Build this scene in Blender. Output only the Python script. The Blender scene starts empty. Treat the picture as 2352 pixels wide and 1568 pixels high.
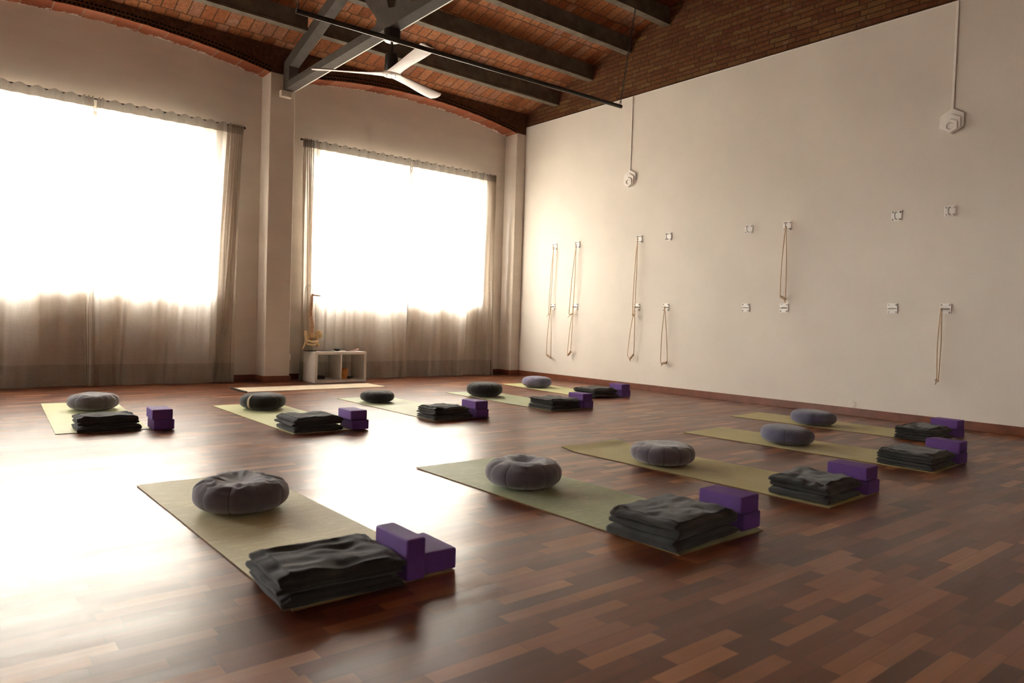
import bpy, bmesh, math, random
from math import sin, cos, pi, sqrt, floor, radians
from mathutils import Vector, Matrix, noise

random.seed(11)
SC = bpy.context.scene
COL = SC.collection

# ------------------------------------------------------------------ camera
cam_d = bpy.data.cameras.new('camera')
cam = bpy.data.objects.new('camera', cam_d)
COL.objects.link(cam)
RT = Vector((0.77431131, -0.63202387, 0.0314296))
UP = Vector((-0.00673528, 0.04143307, 0.99911858))
FW = Vector((0.63276902, 0.7738405, -0.02782524))
M = Matrix((RT, UP, -FW)).transposed().to_4x4()
M.translation = Vector((-7.7857, -9.7621, 0.9078))
cam.matrix_world = M
cam_d.sensor_width = 36.0
cam_d.lens = 1635.262 / 2352 * 36.0
cam_d.clip_start = 0.05
cam_d.dof.use_dof = True
cam_d.dof.focus_distance = 6.5
cam_d.dof.aperture_fstop = 3.5
SC.camera = cam

# ------------------------------------------------------------------ daylight and exposure
W = bpy.data.worlds.new('daylight')
SC.world = W
W.use_nodes = True
nt = W.node_tree
nt.nodes.clear()
wo = nt.nodes.new('ShaderNodeOutputWorld')
bg = nt.nodes.new('ShaderNodeBackground')
tc = nt.nodes.new('ShaderNodeTexCoord')
sp = nt.nodes.new('ShaderNodeSeparateXYZ')
rp = nt.nodes.new('ShaderNodeValToRGB')
mr = nt.nodes.new('ShaderNodeMapRange')
mr.inputs[1].default_value = -1.0
mr.inputs[2].default_value = 1.0
rp.color_ramp.elements[0].position = 0.46
rp.color_ramp.elements[0].color = (0.25, 0.225, 0.19, 1)
rp.color_ramp.elements[1].position = 0.54
rp.color_ramp.elements[1].color = (1.0, 0.985, 0.97, 1)
nt.links.new(tc.outputs['Generated'], sp.inputs[0])
nt.links.new(sp.outputs[2], mr.inputs[0])
nt.links.new(mr.outputs[0], rp.inputs[0])
nt.links.new(rp.outputs[0], bg.inputs[0])
bg.inputs[1].default_value = 20.0
nt.links.new(bg.outputs[0], wo.inputs[0])

SC.view_settings.view_transform = 'Standard'
SC.view_settings.look = 'None'
SC.view_settings.exposure = 1.92
SC.view_settings.gamma = 1.0
SC.view_settings.use_curve_mapping = False

# ------------------------------------------------------------------ material helpers
class G:
    def __init__(s, name):
        s.m = bpy.data.materials.new(name)
        s.m.use_nodes = True
        s.t = s.m.node_tree
        s.t.nodes.clear()
        s.out = s.t.nodes.new('ShaderNodeOutputMaterial')
        s._tc = None
    def n(s, typ, ins=None, **kw):
        x = s.t.nodes.new('ShaderNode' + typ)
        for k, v in kw.items():
            setattr(x, k, v)
        for k, v in (ins or {}).items():
            s.put(x.inputs[k], v)
        return x
    def put(s, sock, v):
        if isinstance(v, bpy.types.NodeSocket):
            s.t.links.new(v, sock)
        elif isinstance(v, bpy.types.Node):
            s.t.links.new(v.outputs[0], sock)
        else:
            sock.default_value = v
    def tc(s, which='Object'):
        if s._tc is None:
            s._tc = s.n('TexCoord')
        return s._tc.outputs[which]
    def math(s, op, a, b=0.0, c=None):
        x = s.n('Math', operation=op)
        s.put(x.inputs[0], a)
        s.put(x.inputs[1], b)
        if c is not None:
            s.put(x.inputs[2], c)
        return x.outputs[0]
    def mapping(s, vec, scale=(1, 1, 1), loc=(0, 0, 0), rot=(0, 0, 0)):
        x = s.n('Mapping', {0: vec, 1: loc, 2: rot, 3: scale})
        return x.outputs[0]
    def noise(s, vec, scale, detail=3.0, rough=0.55, dist=0.0):
        x = s.n('TexNoise', {'Vector': vec, 'Scale': scale, 'Detail': detail, 'Roughness': rough, 'Distortion': dist})
        return x.outputs[0]
    def ramp(s, f, stops, interp='LINEAR'):
        x = s.n('ValToRGB')
        cr = x.color_ramp
        cr.interpolation = interp
        while len(cr.elements) < len(stops):
            cr.elements.new(0.5)
        for e, (p, c) in zip(cr.elements, stops):
            e.position = p
            e.color = (c[0], c[1], c[2], 1) if hasattr(c, '__len__') else (c, c, c, 1)
        s.put(x.inputs[0], f)
        return x.outputs[0]
    def mix(s, f, a, b, mode='MIX'):
        x = s.n('Mix', data_type='RGBA', blend_type=mode)
        s.put(x.inputs[0], f)
        for i, v in ((6, a), (7, b)):
            if isinstance(v, (tuple, list)) and len(v) == 3:
                v = (*v, 1)
            s.put(x.inputs[i], v)
        return x.outputs[2]
    def bump(s, h, strength=0.3, dist=0.01):
        x = s.n('Bump', {'Strength': strength, 'Distance': dist, 'Height': h})
        return x.outputs[0]
    def pbr(s, col, rough=0.6, normal=None, spec=0.5, metal=0.0, sheen=0.0, coat=0.0):
        p = s.n('BsdfPrincipled')
        if isinstance(col, (tuple, list)) and len(col) == 3:
            col = (*col, 1)
        s.put(p.inputs['Base Color'], col)
        s.put(p.inputs['Roughness'], rough)
        p.inputs['Specular IOR Level'].default_value = spec
        p.inputs['Metallic'].default_value = metal
        p.inputs['Sheen Weight'].default_value = sheen
        p.inputs['Coat Weight'].default_value = coat
        if normal is not None:
            s.put(p.inputs['Normal'], normal)
        s.t.links.new(p.outputs[0], s.out.inputs[0])
        return s.m

def plain(name, col, rough=0.6, var=0.12, scale=14.0, bump=0.0, bscale=200.0, **kw):
    g = G(name)
    v = g.tc()
    nz = g.noise(v, scale, 4)
    lo = tuple(c * (1 - var) for c in col)
    hi = tuple(min(1, c * (1 + var)) for c in col)
    c = g.ramp(nz, [(0.3, lo), (0.7, hi)])
    nm = None
    if bump:
        nm = g.bump(g.noise(v, bscale, 2), bump, 0.004)
    return g.pbr(c, rough, nm, **kw)

# walls
def plaster(name, col, streak):
    g = G(name)
    v = g.tc()
    a = g.noise(g.mapping(v, (0.7, 0.7, 2.6) if streak else (0.6, 0.6, 0.6)), 1.6, 5, 0.6)
    b = g.noise(v, 60, 3)
    c = g.ramp(a, [(0.30, tuple(x * 0.90 for x in col)), (0.70, col)])
    h = g.math('ADD', g.math('MULTIPLY', a, 0.7), g.math('MULTIPLY', b, 0.3))
    return g.pbr(c, 0.85, g.bump(h, 0.25, 0.012), spec=0.2)
M_WALL = plaster('white_plaster', (0.80, 0.745, 0.68), False)
M_WALLB = plaster('brushed_plaster', (0.74, 0.665, 0.585), True)

def brick(name, cols, mortar, bw, bh, axis_u, axis_v, mort=0.008, bumpk=0.8, stain=0.0, off=0.5, groove=0.0):
    g = G(name)
    sep = g.n('SeparateXYZ', {0: g.tc()})
    u = sep.outputs['XYZ'.index(axis_u)]
    w = sep.outputs['XYZ'.index(axis_v)]
    wob = g.noise(g.tc(), 3.5, 2)
    wob = g.math('MULTIPLY', g.math('SUBTRACT', wob, 0.5), min(bh * 0.35, 0.03))
    w = g.math('ADD', w, wob)
    rowf = g.math('DIVIDE', w, bh)
    row = g.math('FLOOR', rowf)
    r1 = g.n('TexWhiteNoise', {'W': row}, noise_dimensions='1D').outputs[0]
    uu = g.math('ADD', g.math('DIVIDE', u, bw), g.math('ADD', g.math('MULTIPLY', row, off), g.math('MULTIPLY', r1, 0.35)))
    colf = g.math('FLOOR', uu)
    cx = g.n('CombineXYZ', {0: row, 1: colf})
    rnd = g.n('TexWhiteNoise', {'Vector': cx}, noise_dimensions='2D')
    fu = g.math('FRACT', uu)
    fw = g.math('FRACT', rowf)
    def edge(f, size):
        d = g.math('MINIMUM', f, g.math('SUBTRACT', 1.0, f))
        return g.math('MULTIPLY', d, size)
    rag = g.math('MULTIPLY', g.math('SUBTRACT', g.noise(g.tc(), 40, 3), 0.5), mort * 1.4)
    d = g.math('ADD', g.math('MINIMUM', edge(fu, bw), edge(fw, bh)), rag)
    mask = g.ramp(g.math('DIVIDE', d, mort), [(0.35, 0.0), (0.75, 1.0)])
    base = g.ramp(rnd.outputs[0], cols)
    fine = g.noise(g.tc(), 28, 5, 0.65)
    base = g.mix(0.75, base, g.ramp(fine, [(0.28, 0.30), (0.72, 1.0)]), 'MULTIPLY')
    if stain:
        st = g.noise(g.tc(), 5.5, 6, 0.7)
        base = g.mix(g.math('MULTIPLY', g.ramp(st, [(0.60, 0.0), (0.78, 1.0)]), stain), base, (0.42, 0.34, 0.27))
    if groove:
        gr = g.math('SINE', g.math('MULTIPLY', u, 2 * pi / groove))
        base = g.mix(0.35, base, g.ramp(gr, [(0.1, 0.55), (0.6, 1.0)]), 'MULTIPLY')
    c = g.mix(mask, mortar, base)
    h = g.math('ADD', g.math('MULTIPLY', mask, 0.8), g.math('MULTIPLY', fine, 0.35))
    return g.pbr(c, 0.9, g.bump(h, bumpk, 0.012), spec=0.15)

M_BRICK = brick('old_brown_brick',
                [(0.0, (0.15, 0.058, 0.028)), (0.35, (0.19, 0.072, 0.033)), (0.6, (0.20, 0.088, 0.038)), (0.85, (0.235, 0.122, 0.050)), (1.0, (0.17, 0.056, 0.032))],
                (0.085, 0.050, 0.030), 0.27, 0.062, 'Y', 'Z', mort=0.010, bumpk=1.0, stain=0.35)
M_CEIL = brick('terracotta_tile',
               [(0.0, (0.27, 0.085, 0.036)), (0.4, (0.40, 0.14, 0.06)), (0.75, (0.50, 0.205, 0.095)), (1.0, (0.38, 0.18, 0.12))],
               (0.10, 0.055, 0.033), 0.145, 0.285, 'X', 'Y', mort=0.011, stain=0.6, off=0.5, groove=0.021)

# arch brick with two rows of holes (uses UV metres: u along the wall, v up from the arch)
def spandrel_mat():
    g = G('perforated_brick')
    sep = g.n('SeparateXYZ', {0: g.tc('UV')})
    u, v = sep.outputs[0], sep.outputs[1]
    fine = g.noise(g.tc(), 22, 5, 0.65)
    base = g.ramp(fine, [(0.25, (0.045, 0.020, 0.011)), (0.75, (0.13, 0.062, 0.032))])
    def hole(v0, h, per, duty, ph):
        a = g.math('LESS_THAN', g.math('ABSOLUTE', g.math('SUBTRACT', v, v0)), h)
        f = g.math('FRACT', g.math('ADD', g.math('DIVIDE', u, per), ph))
        b = g.math('LESS_THAN', f, duty)
        return g.math('MULTIPLY', a, b)
    m = g.math('ADD', hole(0.025, 0.010, 0.045, 0.62, 0.0), hole(0.068, 0.010, 0.045, 0.62, 0.3))
    joint = g.math('LESS_THAN', g.math('ABSOLUTE', g.math('SUBTRACT', v, 0.047)), 0.004)
    c = g.mix(joint, base, (0.10, 0.06, 0.038))
    c = g.mix(m, c, (0.006, 0.004, 0.003))
    return g.pbr(c, 0.95, g.bump(g.math('SUBTRACT', fine, m), 0.6, 0.012), spec=0.1)
M_SPAN = spandrel_mat()

def soffit_mat():
    g = G('red_arch_brick')
    sep = g.n('SeparateXYZ', {0: g.tc('UV')})
    u, v = sep.outputs[0], sep.outputs[1]
    fu = g.math('DIVIDE', u, 0.29)
    cell = g.math('FLOOR', fu)
    rnd = g.n('TexWhiteNoise', {'W': cell}, noise_dimensions='1D').outputs[0]
    fine = g.noise(g.tc(), 18, 5, 0.65)
    base = g.ramp(rnd, [(0, (0.26, 0.075, 0.04)), (0.6, (0.36, 0.115, 0.06)), (1, (0.42, 0.17, 0.10))])
    base = g.mix(0.5, base, g.ramp(fine, [(0.25, 0.5), (0.75, 1.0)]), 'MULTIPLY')
    f = g.math('FRACT', fu)
    d = g.math('MULTIPLY', g.math('MINIMUM', f, g.math('SUBTRACT', 1.0, f)), 0.29)
    joint = g.math('LESS_THAN', d, 0.006)
    c = g.mix(joint, base, (0.30, 0.20, 0.14))
    # plaster daubs left along the wall side
    rag = g.math('ADD', g.math('MULTIPLY', v, 3.0), g.math('MULTIPLY', g.noise(g.tc(), 14, 4, 0.7), 1.1))
    c = g.mix(g.ramp(rag, [(0.58, 1.0), (0.66, 0.0)]), c, (0.66, 0.58, 0.50))
    return g.pbr(c, 0.9, g.bump(fine, 0.5, 0.01), spec=0.15)
M_SOFF = soffit_mat()

def parquet():
    g = G('mahogany_parquet')
    o = g.tc()
    sep = g.n('SeparateXYZ', {0: o})
    x, y = sep.outputs[0], sep.outputs[1]
    w, L = 0.0585, 0.31
    yf = g.math('DIVIDE', y, w)
    row = g.math('FLOOR', yf)
    r1 = g.n('TexWhiteNoise', {'W': row}, noise_dimensions='1D').outputs[0]
    xf = g.math('ADD', g.math('DIVIDE', x, L), g.math('MULTIPLY', r1, 9.0))
    colx = g.math('FLOOR', xf)
    rnd = g.n('TexWhiteNoise', {'Vector': g.n('CombineXYZ', {0: row, 1: colx})}, noise_dimensions='2D').outputs[0]
    base = g.ramp(rnd, [(0.0, (0.084, 0.0185, 0.0058)), (0.35, (0.130, 0.032, 0.0100)), (0.62, (0.178, 0.049, 0.016)),
                        (0.82, (0.240, 0.078, 0.027)), (1.0, (0.38, 0.155, 0.062))])
    gv = g.n('CombineXYZ', {0: g.math('MULTIPLY', x, 2.2), 1: g.math('MULTIPLY', y, 70.0), 2: g.math('MULTIPLY', rnd, 13.0)})
    grain = g.noise(gv, 1.0, 4, 0.6)
    c = g.mix(0.6, base, g.ramp(grain, [(0.25, 0.62), (0.75, 1.0)]), 'MULTIPLY')
    fy = g.math('FRACT', yf)
    fx = g.math('FRACT', xf)
    dy = g.math('MULTIPLY', g.math('MINIMUM', fy, g.math('SUBTRACT', 1.0, fy)), w)
    dx = g.math('MULTIPLY', g.math('MINIMUM', fx, g.math('SUBTRACT', 1.0, fx)), L)
    d = g.math('MINIMUM', dx, dy)
    c = g.mix(g.math('LESS_THAN', d, 0.0007), c, (0.03, 0.012, 0.007))
    wear = g.noise(g.mapping(o, (0.6, 2.4, 1)), 1.3, 5, 0.65)
    rough = g.ramp(wear, [(0.3, 0.33), (0.7, 0.46)])
    h = g.math('ADD', g.math('MULTIPLY', grain, 0.25), g.math('MULTIPLY', rnd, 0.35))
    h = g.math('ADD', h, g.math('MULTIPLY', g.noise(g.mapping(o, (1.5, 9.0, 1)), 1.0, 3), 0.8))
    r2 = g.n('TexWhiteNoise', {'Vector': g.n('CombineXYZ', {0: colx, 1: row, 2: 3.0})}, noise_dimensions='3D').outputs[0]
    h = g.math('ADD', h, g.math('MULTIPLY', g.math('MULTIPLY', g.math('SUBTRACT', fy, 0.5), g.math('SUBTRACT', r2, 0.5)), 2.2))
    m_ = g.pbr(c, rough, g.bump(h, 0.18, 0.004), spec=0.44, coat=0.24)
    for n_ in g.t.nodes:
        if n_.type == 'BSDF_PRINCIPLED':
            n_.inputs['Coat Roughness'].default_value = 0.21
    return m_
M_FLOOR = parquet()
M_BASE = plain('reddish_baseboard', (0.17, 0.052, 0.026), 0.35, 0.2, 9)
M_BEAM = plain('weathered_beam', (0.115, 0.092, 0.066), 0.8, 0.3, 8, 0.5, 40)
M_TRUSS = plain('grey_truss_paint', (0.085, 0.073, 0.064), 0.8, 0.12, 12, 0.25, 90, spec=0.2)
M_BLACK = plain('black_metal', (0.010, 0.009, 0.009), 0.35, 0.1)
M_DKBAR = plain('dark_steel', (0.045, 0.038, 0.032), 0.35, 0.2, 30, metal=0.6)
M_ROD = plain('curtain_rod_metal', (0.03, 0.026, 0.024), 0.4, 0.1)
M_WHITE = plain('white_paint', (0.88, 0.85, 0.81), 0.45, 0.03)
M_PLATE = plain('white_plate_paint', (0.90, 0.88, 0.86), 0.35, 0.03)
M_SCREW = plain('chrome_screw', (0.55, 0.53, 0.5), 0.25, 0.05, metal=0.9)
M_UBAR = plain('u_bar_metal', (0.42, 0.38, 0.34), 0.35, 0.08, metal=0.7)
M_ROPE = plain('natural_rope', (0.62, 0.45, 0.29), 0.85, 0.2, 160, 0.6, 400)
M_KNOT = plain('rope_knot', (0.52, 0.38, 0.25), 0.9, 0.25, 160, 0.8, 300)
M_BLADE = plain('pale_wood_blade', (0.64, 0.56, 0.53), 0.4, 0.06, 5)
M_BLADETOP = plain('walnut_blade_top', (0.10, 0.035, 0.022), 0.5, 0.2, 8)
M_SHELF = plain('white_laminate', (0.78, 0.73, 0.67), 0.4, 0.03)
M_BONE = plain('bone_resin', (0.72, 0.52, 0.28), 0.5, 0.15, 30)
M_BONE2 = plain('spine_resin', (0.70, 0.48, 0.29), 0.5, 0.15, 40)
M_DISC = plain('spinal_disc', (0.42, 0.18, 0.10), 0.5, 0.1)
M_BASKET = plain('orange_wicker', (0.48, 0.19, 0.055), 0.8, 0.35, 90, 0.8, 120)
M_DARKPL = plain('dark_plastic', (0.02, 0.02, 0.022), 0.4, 0.1)
M_GREYSH = plain('grey_folder', (0.30, 0.27, 0.25), 0.6, 0.1)
M_PINK = plain('pink_ceramic', (0.50, 0.27, 0.22), 0.4, 0.1)
M_GREEN = plain('green_leaf', (0.06, 0.09, 0.03), 0.6, 0.3)
M_RUG = plain('cream_cotton', (0.66, 0.56, 0.42), 0.95, 0.06, 40, 0.4, 300)
M_RUGB = plain('black_binding', (0.012, 0.010, 0.009), 0.9, 0.2)
M_WINF = plain('window_steel', (0.30, 0.27, 0.24), 0.5, 0.1)
M_PURPLE = plain('purple_foam', (0.110, 0.036, 0.225), 0.7, 0.07, 20, 0.3, 350)
M_MATEDGE = plain('jute_mat_backing', (0.20, 0.13, 0.05), 0.9, 0.2)

def matmat(name, c1, c2, worn):
    g = G(name)
    v = g.tc()
    a = g.noise(v, 4.0, 5, 0.65)
    b = g.noise(v, 90.0, 3, 0.6)
    c = g.ramp(a, [(0.25, c1), (0.75, c2)])
    if worn:
        s = g.noise(g.mapping(v, (3, 14, 1)), 2.2, 5, 0.7)
        c = g.mix(g.ramp(s, [(0.52, 0.0), (0.70, 0.55)]), c, tuple(min(1, x * 1.35 + 0.05) for x in c2))
    c = g.mix(0.35, c, g.ramp(b, [(0.3, 0.7), (0.7, 1.0)]), 'MULTIPLY')
    return g.pbr(c, 0.55, g.bump(b, 0.5, 0.003), spec=0.5, sheen=0.1)
MAT_OL = matmat('olive_mat_rubber', (0.36, 0.29, 0.060), (0.43, 0.36, 0.09), False)
MAT_TAN = matmat('tan_mat_rubber', (0.44, 0.38, 0.17), (0.56, 0.49, 0.25), True)
MAT_SAGE = matmat('sage_mat_rubber', (0.27, 0.32, 0.14), (0.38, 0.42, 0.22), True)
MAT_LIME = matmat('lime_mat_rubber', (0.48, 0.48, 0.20), (0.55, 0.55, 0.26), False)

def cloth(name, col, var=0.25, sheen=0.3, weave=380):
    g = G(name)
    v = g.tc()
    a = g.noise(v, 9, 5, 0.65)
    b = g.noise(v, weave, 2, 0.6)
    c = g.ramp(a, [(0.25, tuple(x * (1 - var) for x in col)), (0.75, tuple(x * (1 + var) for x in col))])
    c = g.mix(0.5, c, g.ramp(b, [(0.3, 0.6), (0.7, 1.0)]), 'MULTIPLY')
    return g.pbr(c, 0.92, g.bump(b, 0.45, 0.003), spec=0.15, sheen=sheen)
C_MAUVE = cloth('mauve_grey_cotton', (0.118, 0.098, 0.122), sheen=0.6)
C_SLATE = cloth('slate_blue_cotton', (0.115, 0.115, 0.180))
C_CHAR = cloth('charcoal_cotton', (0.026, 0.026, 0.029))
C_PERI = cloth('periwinkle_cotton', (0.20, 0.195, 0.30))
C_SEAM = cloth('dark_seam_cord', (0.045, 0.036, 0.042), sheen=0.0)
C_STRAP = cloth('beige_strap', (0.55, 0.45, 0.33), sheen=0.0)
C_WOOL = cloth('charcoal_wool', (0.040, 0.038, 0.036), 0.35, 0.20, 260)

def curtain_mat(name, transp, transl, k):
    g = G(name)
    v = g.tc()
    th = g.noise(g.mapping(v, (260, 260, 12)), 1.0, 2)
    tv = g.noise(g.mapping(v, (12, 12, 260)), 1.0, 2)
    weave = g.math('MULTIPLY', g.math('ADD', th, tv), 0.5)
    col = g.ramp(weave, [(0.35, tuple(k * x for x in (0.49, 0.435, 0.375))), (0.65, tuple(k * x for x in (0.645, 0.58, 0.515)))])
    dif = g.n('BsdfDiffuse', {0: col})
    trl = g.n('BsdfTranslucent', {0: col})
    tra = g.n('BsdfTransparent', {0: (1, 0.97, 0.93, 1)})
    m1 = g.n('MixShader', {0: transl, 1: dif, 2: trl})
    m2 = g.n('MixShader', {0: g.ramp(weave, [(0.3, transp * 0.5), (0.7, transp * 1.5)]), 1: m1, 2: tra})
    g.t.links.new(m2.outputs[0], g.out.inputs[0])
    return g.m
M_CURT = curtain_mat('sheer_linen', 0.085, 0.60, 1.12)
M_CURTH = curtain_mat('doubled_linen', 0.0, 0.40, 0.80)
M_CURTT = curtain_mat('heading_linen', 0.004, 0.14, 0.72)

def glass_mat():
    g = G('window_glass')
    tr = g.n('BsdfTransparent', {0: (0.95, 0.97, 0.96, 1)})
    gl = g.n('BsdfGlossy', {0: (1, 1, 1, 1), 1: 0.02})
    m = g.n('MixShader', {0: 0.06, 1: tr, 2: gl})
    g.t.links.new(m.outputs[0], g.out.inputs[0])
    return g.m
M_GLASS = glass_mat()

# ------------------------------------------------------------------ mesh helpers
def sstep(a, b, x):
    t = min(1, max(0, (x - a) / (b - a))); return t * t * (3 - 2 * t)
class MB:
    def __init__(s):
        s.v = []; s.f = []; s.mi = []; s.uv = {}
    def add(s, vs, fs, mi=0):
        o = len(s.v)
        s.v += [tuple(p) for p in vs]
        for f in fs:
            s.f.append(tuple(i + o for i in f)); s.mi.append(mi)
        return o
    def box(s, x0, x1, y0, y1, z0, z1, mi=0):
        vs = [(x, y, z) for z in (z0, z1) for y in (y0, y1) for x in (x0, x1)]
        s.add(vs, [(0, 2, 3, 1), (4, 5, 7, 6), (0, 1, 5, 4), (2, 6, 7, 3), (0, 4, 6, 2), (1, 3, 7, 5)], mi)
    def prism(s, poly, ax, a, b, mi=0):
        # poly in the two other axes, extruded along ax from a to b
        def P(p, t):
            q = list(p); q.insert(ax, t); return tuple(q)
        n = len(poly)
        vs = [P(p, a) for p in poly] + [P(p, b) for p in poly]
        fs = [tuple(range(n)), tuple(range(2 * n - 1, n - 1, -1))]
        fs += [(i, i + n, (i + 1) % n + n, (i + 1) % n) for i in range(n)]
        s.add(vs, fs, mi)
    def tube(s, pts, r, n=8, mi=0, cap=True, closed=False):
        pts = [Vector(p) for p in pts]
        m = len(pts)
        rs = r if hasattr(r, '__len__') else [r] * m
        base = len(s.v)
        prev = None
        for i, p in enumerate(pts):
            a = pts[(i - 1) % m] if (i > 0 or closed) else p
            b = pts[(i + 1) % m] if (i < m - 1 or closed) else p
            t = (b - a)
            t = t.normalized() if t.length > 1e-9 else Vector((0, 0, 1))
            if prev is None:
                u = t.orthogonal().normalized()
            else:
                u = prev - t * prev.dot(t)
                u = u.normalized() if u.length > 1e-6 else t.orthogonal().normalized()
            prev = u
            w = t.cross(u)
            for k in range(n):
                an = 2 * pi * k / n
                s.v.append(tuple(p + (u * cos(an) + w * sin(an)) * rs[i]))
        for i in range(m if closed else m - 1):
            j = (i + 1) % m
            for k in range(n):
                k2 = (k + 1) % n
                s.f.append((base + i * n + k, base + i * n + k2, base + j * n + k2, base + j * n + k)); s.mi.append(mi)
        if cap and not closed:
            s.f.append(tuple(base + k for k in range(n - 1, -1, -1))); s.mi.append(mi)
            s.f.append(tuple(base + (m - 1) * n + k for k in range(n))); s.mi.append(mi)
    def lathe(s, prof, c=(0, 0, 0), n=24, ax=2, mi=0):
        base = len(s.v)
        for (r, h) in prof:
            for k in range(n):
                an = 2 * pi * k / n
                q = [r * cos(an), r * sin(an)]
                q.insert(ax, h)
                s.v.append((c[0] + q[0], c[1] + q[1], c[2] + q[2]))
        for i in range(len(prof) - 1):
            for k in range(n):
                k2 = (k + 1) % n
                s.f.append((base + i * n + k, base + i * n + k2, base + (i + 1) * n + k2, base + (i + 1) * n + k)); s.mi.append(mi)
        s.f.append(tuple(base + k for k in range(n - 1, -1, -1))); s.mi.append(mi)
        m = len(prof) - 1
        s.f.append(tuple(base + m * n + k for k in range(n))); s.mi.append(mi)
    def ellipsoid(s, c, r, rot=None, nu=16, nv=10, mi=0, fn=None):
        vs = []; fs = []
        R = rot or Matrix.Identity(3)
        for j in range(nv + 1):
            ph = -pi / 2 + pi * j / nv
            for i in range(nu):
                th = 2 * pi * i / nu
                d = Vector((cos(ph) * cos(th), cos(ph) * sin(th), sin(ph)))
                p = Vector((d.x * r[0], d.y * r[1], d.z * r[2]))
                if fn:
                    p = fn(p, d)
                vs.append(tuple(R @ p + Vector(c)))
        for j in range(nv):
            for i in range(nu):
                i2 = (i + 1) % nu
                fs.append((j * nu + i, j * nu + i2, (j + 1) * nu + i2, (j + 1) * nu + i))
        s.add(vs, fs, mi)
    def grid(s, fn, nu, nv, mi=0, uvfn=None):
        base = len(s.v)
        for j in range(nv + 1):
            for i in range(nu + 1):
                s.v.append(tuple(fn(i / nu, j / nv)))
                if uvfn:
                    s.uv[len(s.v) - 1] = uvfn(i / nu, j / nv)
        for j in range(nv):
            for i in range(nu):
                a = base + j * (nu + 1) + i
                s.f.append((a, a + 1, a + nu + 2, a + nu + 1)); s.mi.append(mi)
    def build(s, name, mats, parent=None, smooth=False, bevel=0.0, solid=0.0, angle=None, fix=True):
        me = bpy.data.meshes.new(name)
        me.from_pydata(s.v, [], s.f)
        if not isinstance(mats, (list, tuple)):
            mats = [mats]
        for m in mats:
            me.materials.append(m)
        me.polygons.foreach_set('material_index', s.mi)
        if s.uv:
            ul = me.uv_layers.new(name='UVMap')
            for lp in me.loops:
                ul.data[lp.index].uv = s.uv.get(lp.vertex_index, (0, 0))
        if fix:
            bm = bmesh.new(); bm.from_mesh(me)
            bmesh.ops.recalc_face_normals(bm, faces=bm.faces)
            bm.to_mesh(me); bm.free()
        if smooth:
            me.polygons.foreach_set('use_smooth', [True] * len(me.polygons))
            if angle:
                me.set_sharp_from_angle(angle=radians(angle))
        me.update()
        o = bpy.data.objects.new(name, me)
        COL.objects.link(o)
        if parent:
            o.parent = parent
        if solid:
            md = o.modifiers.new('thick', 'SOLIDIFY'); md.thickness = solid; md.offset = 0
        if bevel:
            md = o.modifiers.new('bevel', 'BEVEL'); md.width = bevel; md.segments = 3
            md.limit_method = 'ANGLE'; md.angle_limit = radians(40)
            me.polygons.foreach_set('use_smooth', [True] * len(me.polygons))
            md.harden_normals = True
        return o

def thing(name, loc=(0, 0, 0), rz=0.0):
    o = bpy.data.objects.new(name, None)
    o.empty_display_size = 0.1
    COL.objects.link(o)
    o.location = loc
    o.rotation_euler = (0, 0, rz)
    return o
def tag(o, label, cat, group=None, kind=None):
    o['label'] = label
    o['category'] = cat
    if group: o['group'] = group
    if kind: o['kind'] = kind
    return o
def struct(o, label, cat):
    return tag(o, label, cat, kind='structure')
def dup(root, loc, rz=None):
    r = root.copy(); COL.objects.link(r); r.location = loc
    if rz is not None: r.rotation_euler = (0, 0, rz)
    for ch in list(root.children):
        c = ch.copy(); COL.objects.link(c); c.parent = r
        for gch in ch.children:
            d = gch.copy(); COL.objects.link(d); d.parent = c
    return r

# ------------------------------------------------------------------ the room
XL, YB = -12.75, -12.6          # left wall, rear wall
FY, WY = -0.44, -0.13           # pilaster face, plastered recess
ZP = 4.18                       # top of the white plaster on the gable wall
RIDGE = -6.5
def zc(y): return 4.29 + 0.285 * (-y if y > RIDGE else (y - 2 * RIDGE))

m = MB(); m.box(XL - 0.2, 0.3, YB - 0.2, 0.3, -0.12, 0.0)
struct(m.build('floor', M_FLOOR), 'reddish brown strip parquet floor reflecting the bright windows', 'floor')

m = MB()
ys = [0.2, RIDGE, YB - 0.2]
prof = [(y, zc(y)) for y in ys] + [(y, zc(y) + 0.12) for y in reversed(ys)]
m.prism(prof, 0, XL - 0.2, 0.3)
struct(m.build('ceiling', M_CEIL), 'sloping ceiling of old terracotta tiles between the beams', 'ceiling')

m = MB()
m.box(0.0, 0.3, YB - 0.2, FY + 0.31, -0.1, ZP, 0)
m.box(0.0, 0.3, FY + 0.31, 0.3, -0.1, ZP, 0)
pg = [(0.3, ZP - 0.01), (YB - 0.2, ZP - 0.01), (YB - 0.2, zc(YB - 0.2) + 0.1), (RIDGE, zc(RIDGE) + 0.1), (0.3, zc(0.3) + 0.1)]
m.prism(pg, 0, 0.022, 0.3, 1)
struct(m.build('wall_right', [M_WALL, M_BRICK]), 'tall white plaster wall on the right with bare brick gable above', 'wall')
m = MB()
m.tube([(0.008, -7.25, ZP + 0.006), (0.008, -0.45, ZP + 0.006)], 0.011, 6)
struct(m.build('trim_1', M_WHITE), 'thin white edge strip along the top of the white plaster', 'trim')

m = MB(); m.box(XL - 0.2, XL, YB - 0.2, 0.3, -0.1, 6.3)
struct(m.build('wall_left', M_WALL), 'plain plaster wall at the left end of the room', 'wall')
m = MB(); m.box(XL, 0.0, YB - 0.2, YB, -0.1, 4.5)
struct(m.build('wall_rear', M_WALL), 'plain plaster wall behind the viewer', 'wall')

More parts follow.
